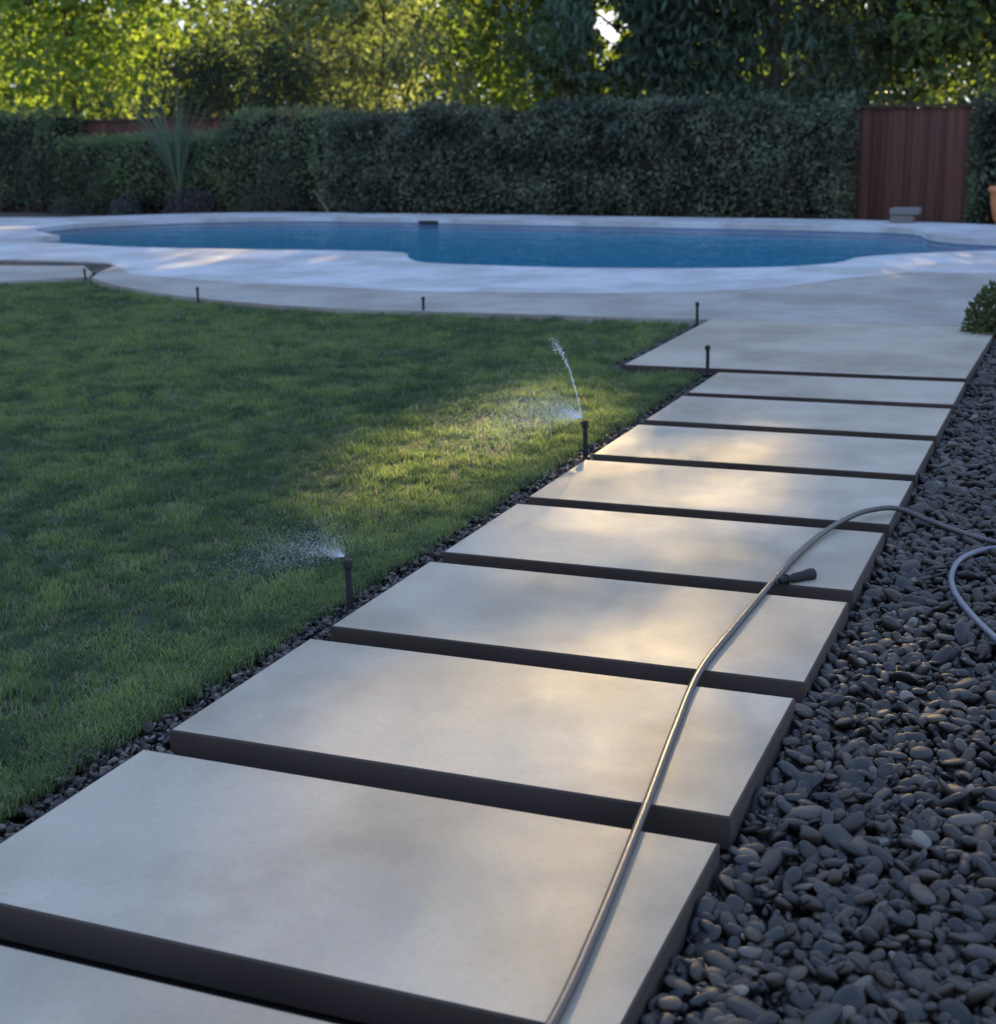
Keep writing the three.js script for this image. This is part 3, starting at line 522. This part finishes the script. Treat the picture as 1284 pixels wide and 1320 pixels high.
// sprinklers
{
  const spots = [[-2.24, -4.1, 0.15, 'black pop-up sprinkler nearest the camera by the pebble strip'], [-2.23, -6.53, 0.16, 'black pop-up sprinkler throwing a water jet in the sunlit grass'], [-2.24, -8.97, 0.18, 'black pop-up sprinkler at the corner of the grass by the wide landing slab'], [-2.9, -11.25, 0.18, 'black pop-up sprinkler at the far end of the landing slab edge'], [-5.41, -11.5, 0.14, 'black pop-up sprinkler midway along the deck edge of the lawn'], [-7.95, -11.84, 0.14, 'black pop-up sprinkler where the deck edge of the lawn starts to curve'], [-10.56, -13.52, 0.12, 'black pop-up sprinkler at the far tip of the lawn beside the patio']];
  const proto = thing('pop_up_sprinkler', spots[0][3], 'sprinkler', [0, 0, 0], 0, 'pop-up sprinklers along the lawn edge');
  mesh('riser', new THREE.CylinderGeometry(0.0115, 0.0125, 0.16, 14).translate(0, 0.03, 0), M.black, proto);
  mesh('cap', new THREE.LatheGeometry([[0, 0], [0.0145, 0], [0.016, 0.004], [0.016, 0.026], [0.013, 0.032], [0, 0.033]].map((p) => new THREE.Vector2(...p)), 16).translate(0, 0.11, 0), M.black, proto);
  mesh('body_collar', new THREE.LatheGeometry([[0.014, 0], [0.028, 0], [0.028, 0.014], [0.024, 0.02], [0.014, 0.02]].map((p) => new THREE.Vector2(...p)), 20).translate(0, -0.055, 0), M.black, proto);
  mesh('nozzle', new THREE.CylinderGeometry(0.005, 0.006, 0.012, 8).rotateZ(Math.PI / 2).translate(-0.016, 0.128, 0), M.black, proto);
  spots.forEach(([x, z, h, label], i) => { const o = i ? proto.clone() : proto; if (i) { o.name = numbered('pop_up_sprinkler'); o.userData = { ...proto.userData, label }; scene.add(o); } o.position.set(x, h - 0.165, z); o.rotation.y = i * 0.4; });
}
// hoses
{
  const hr = 0.0106, pts = [[-0.78, hr, -1.2], [-0.77, hr, -1.8], [-0.77, hr, -2.07], [-0.795, hr, -2.38], [-0.85, hr, -2.88], [-0.905, hr, -3.33], [-0.95, hr, -3.77], [-0.945, hr, -4.15], [-0.93, hr, -4.6], [-0.905, hr + 0.004, -5.04], [-0.84, hr + 0.012, -5.42], [-0.755, hr + 0.02, -5.62], [-0.655, hr + 0.012, -5.72], [-0.54, -0.02, -5.74], [-0.42, -0.034, -5.66], [-0.27, -0.036, -5.55], [-0.1, -0.036, -5.5], [0.15, -0.036, -5.6]];
  const h = thing('garden_hose', 'long dark garden hose running along the path slabs', 'hose'); mesh('tube', tube(pts, hr, 14, 200), M.hose, h);
  const pts2 = [[0.2, -0.03, -5.42], [-0.1, -0.03, -5.46], [-0.27, -0.03, -5.44], [-0.36, -0.03, -5.3], [-0.385, -0.03, -5.1], [-0.36, -0.03, -4.88], [-0.28, -0.03, -4.63], [-0.19, -0.03, -4.42], [-0.08, -0.03, -4.2], [0.1, -0.03, -4.0]];
  const h2 = thing('garden_hose', 'grey hose loop lying on the dark pebbles', 'hose'); mesh('tube', tube(pts2, 0.0105, 12, 120), M.greyHose, h2);
  const n = thing('hose_nozzle', 'short black nozzle lying on a slab beside the dark hose', 'nozzle', [-0.905, 0.016, -4.66], 0.9);
  mesh('barrel', new THREE.LatheGeometry([[0, 0], [0.012, 0], [0.013, 0.05], [0.017, 0.06], [0.018, 0.11], [0.021, 0.12], [0.021, 0.145], [0.012, 0.15], [0, 0.148]].map((p) => new THREE.Vector2(...p)), 18).rotateZ(-Math.PI / 2), M.black, n);
  mesh('collar', new THREE.TorusGeometry(0.015, 0.004, 8, 18).rotateY(Math.PI / 2).translate(0.03, 0, 0), M.black, n);
  const l = thing('irrigation_pipe', 'thin black irrigation pipe crossing the pebbles at the landing slab', 'pipe'); mesh('tube', tube([[-0.7, -0.03, -9.0], [-0.55, -0.025, -8.98], [-0.4, -0.025, -8.95], [0.3, -0.03, -8.9]], 0.012, 8, 40), M.black, l);
}
// water thrown by two sprinklers
{
  const drop = new THREE.IcosahedronGeometry(1, 1), mat = phys({ color: rgb(0.95, 0.97, 1), transmission: 0.7, thickness: 0, roughness: 0.35 });
  function spray(label, o, arcs, seed) {
    const r = rng(seed), L = [];
    for (const [ang, up, speed, n, spread, size] of arcs) for (let k = 0; k < n; k++) {
      const a = ang + gauss(r) * spread, u = up + gauss(r) * spread * 0.5, s = speed * (size > 0.0015 ? 0.93 + 0.12 * r() : 0.8 + 0.3 * r()), t = size > 0.0015 ? r() * 0.26 : Math.pow(r(), 1.2) * 0.55, vx = Math.cos(a) * Math.cos(u) * s, vz = Math.sin(a) * Math.cos(u) * s, vy = Math.sin(u) * s;
      const y = o[1] + vy * t - 4.9 * t * t; if (y < -0.02) continue; L.push([o[0] + vx * t, y, o[2] + vz * t, size * (0.5 + r())]);
    }
    const im = new THREE.InstancedMesh(drop, mat, L.length), m4 = new THREE.Matrix4(); im.name = numbered('water_spray'); im.userData.kind = 'stuff'; im.userData.label = label; im.castShadow = im.receiveShadow = true;
    L.forEach(([x, y, z, s], i) => im.setMatrixAt(i, m4.makeScale(s, s * 1.2, s).setPosition(x, y, z))); scene.add(im);
  }
  const PI = Math.PI;
  spray('fine misty water drops drifting over the sunlit grass', [-2.245, 0.15, -6.53], [[PI + 0.75, 1.13, 2.8, 420, 0.02, 0.00155], [PI, 0.25, 2.9, 9000, 0.4, 0.00075], [PI + 0.5, 0.35, 2.8, 9000, 0.4, 0.00075], [PI - 0.5, 0.15, 2.6, 6000, 0.35, 0.00075]], 61);
  spray('fine water drops fanning low from the nearest sprinkler', [-2.255, 0.135, -4.1], [[PI, 0.12, 2.6, 5000, 0.3, 0.0006], [PI + 0.6, 0.2, 2.6, 6000, 0.35, 0.0006]], 62);
}

renderer.render(scene, camera);
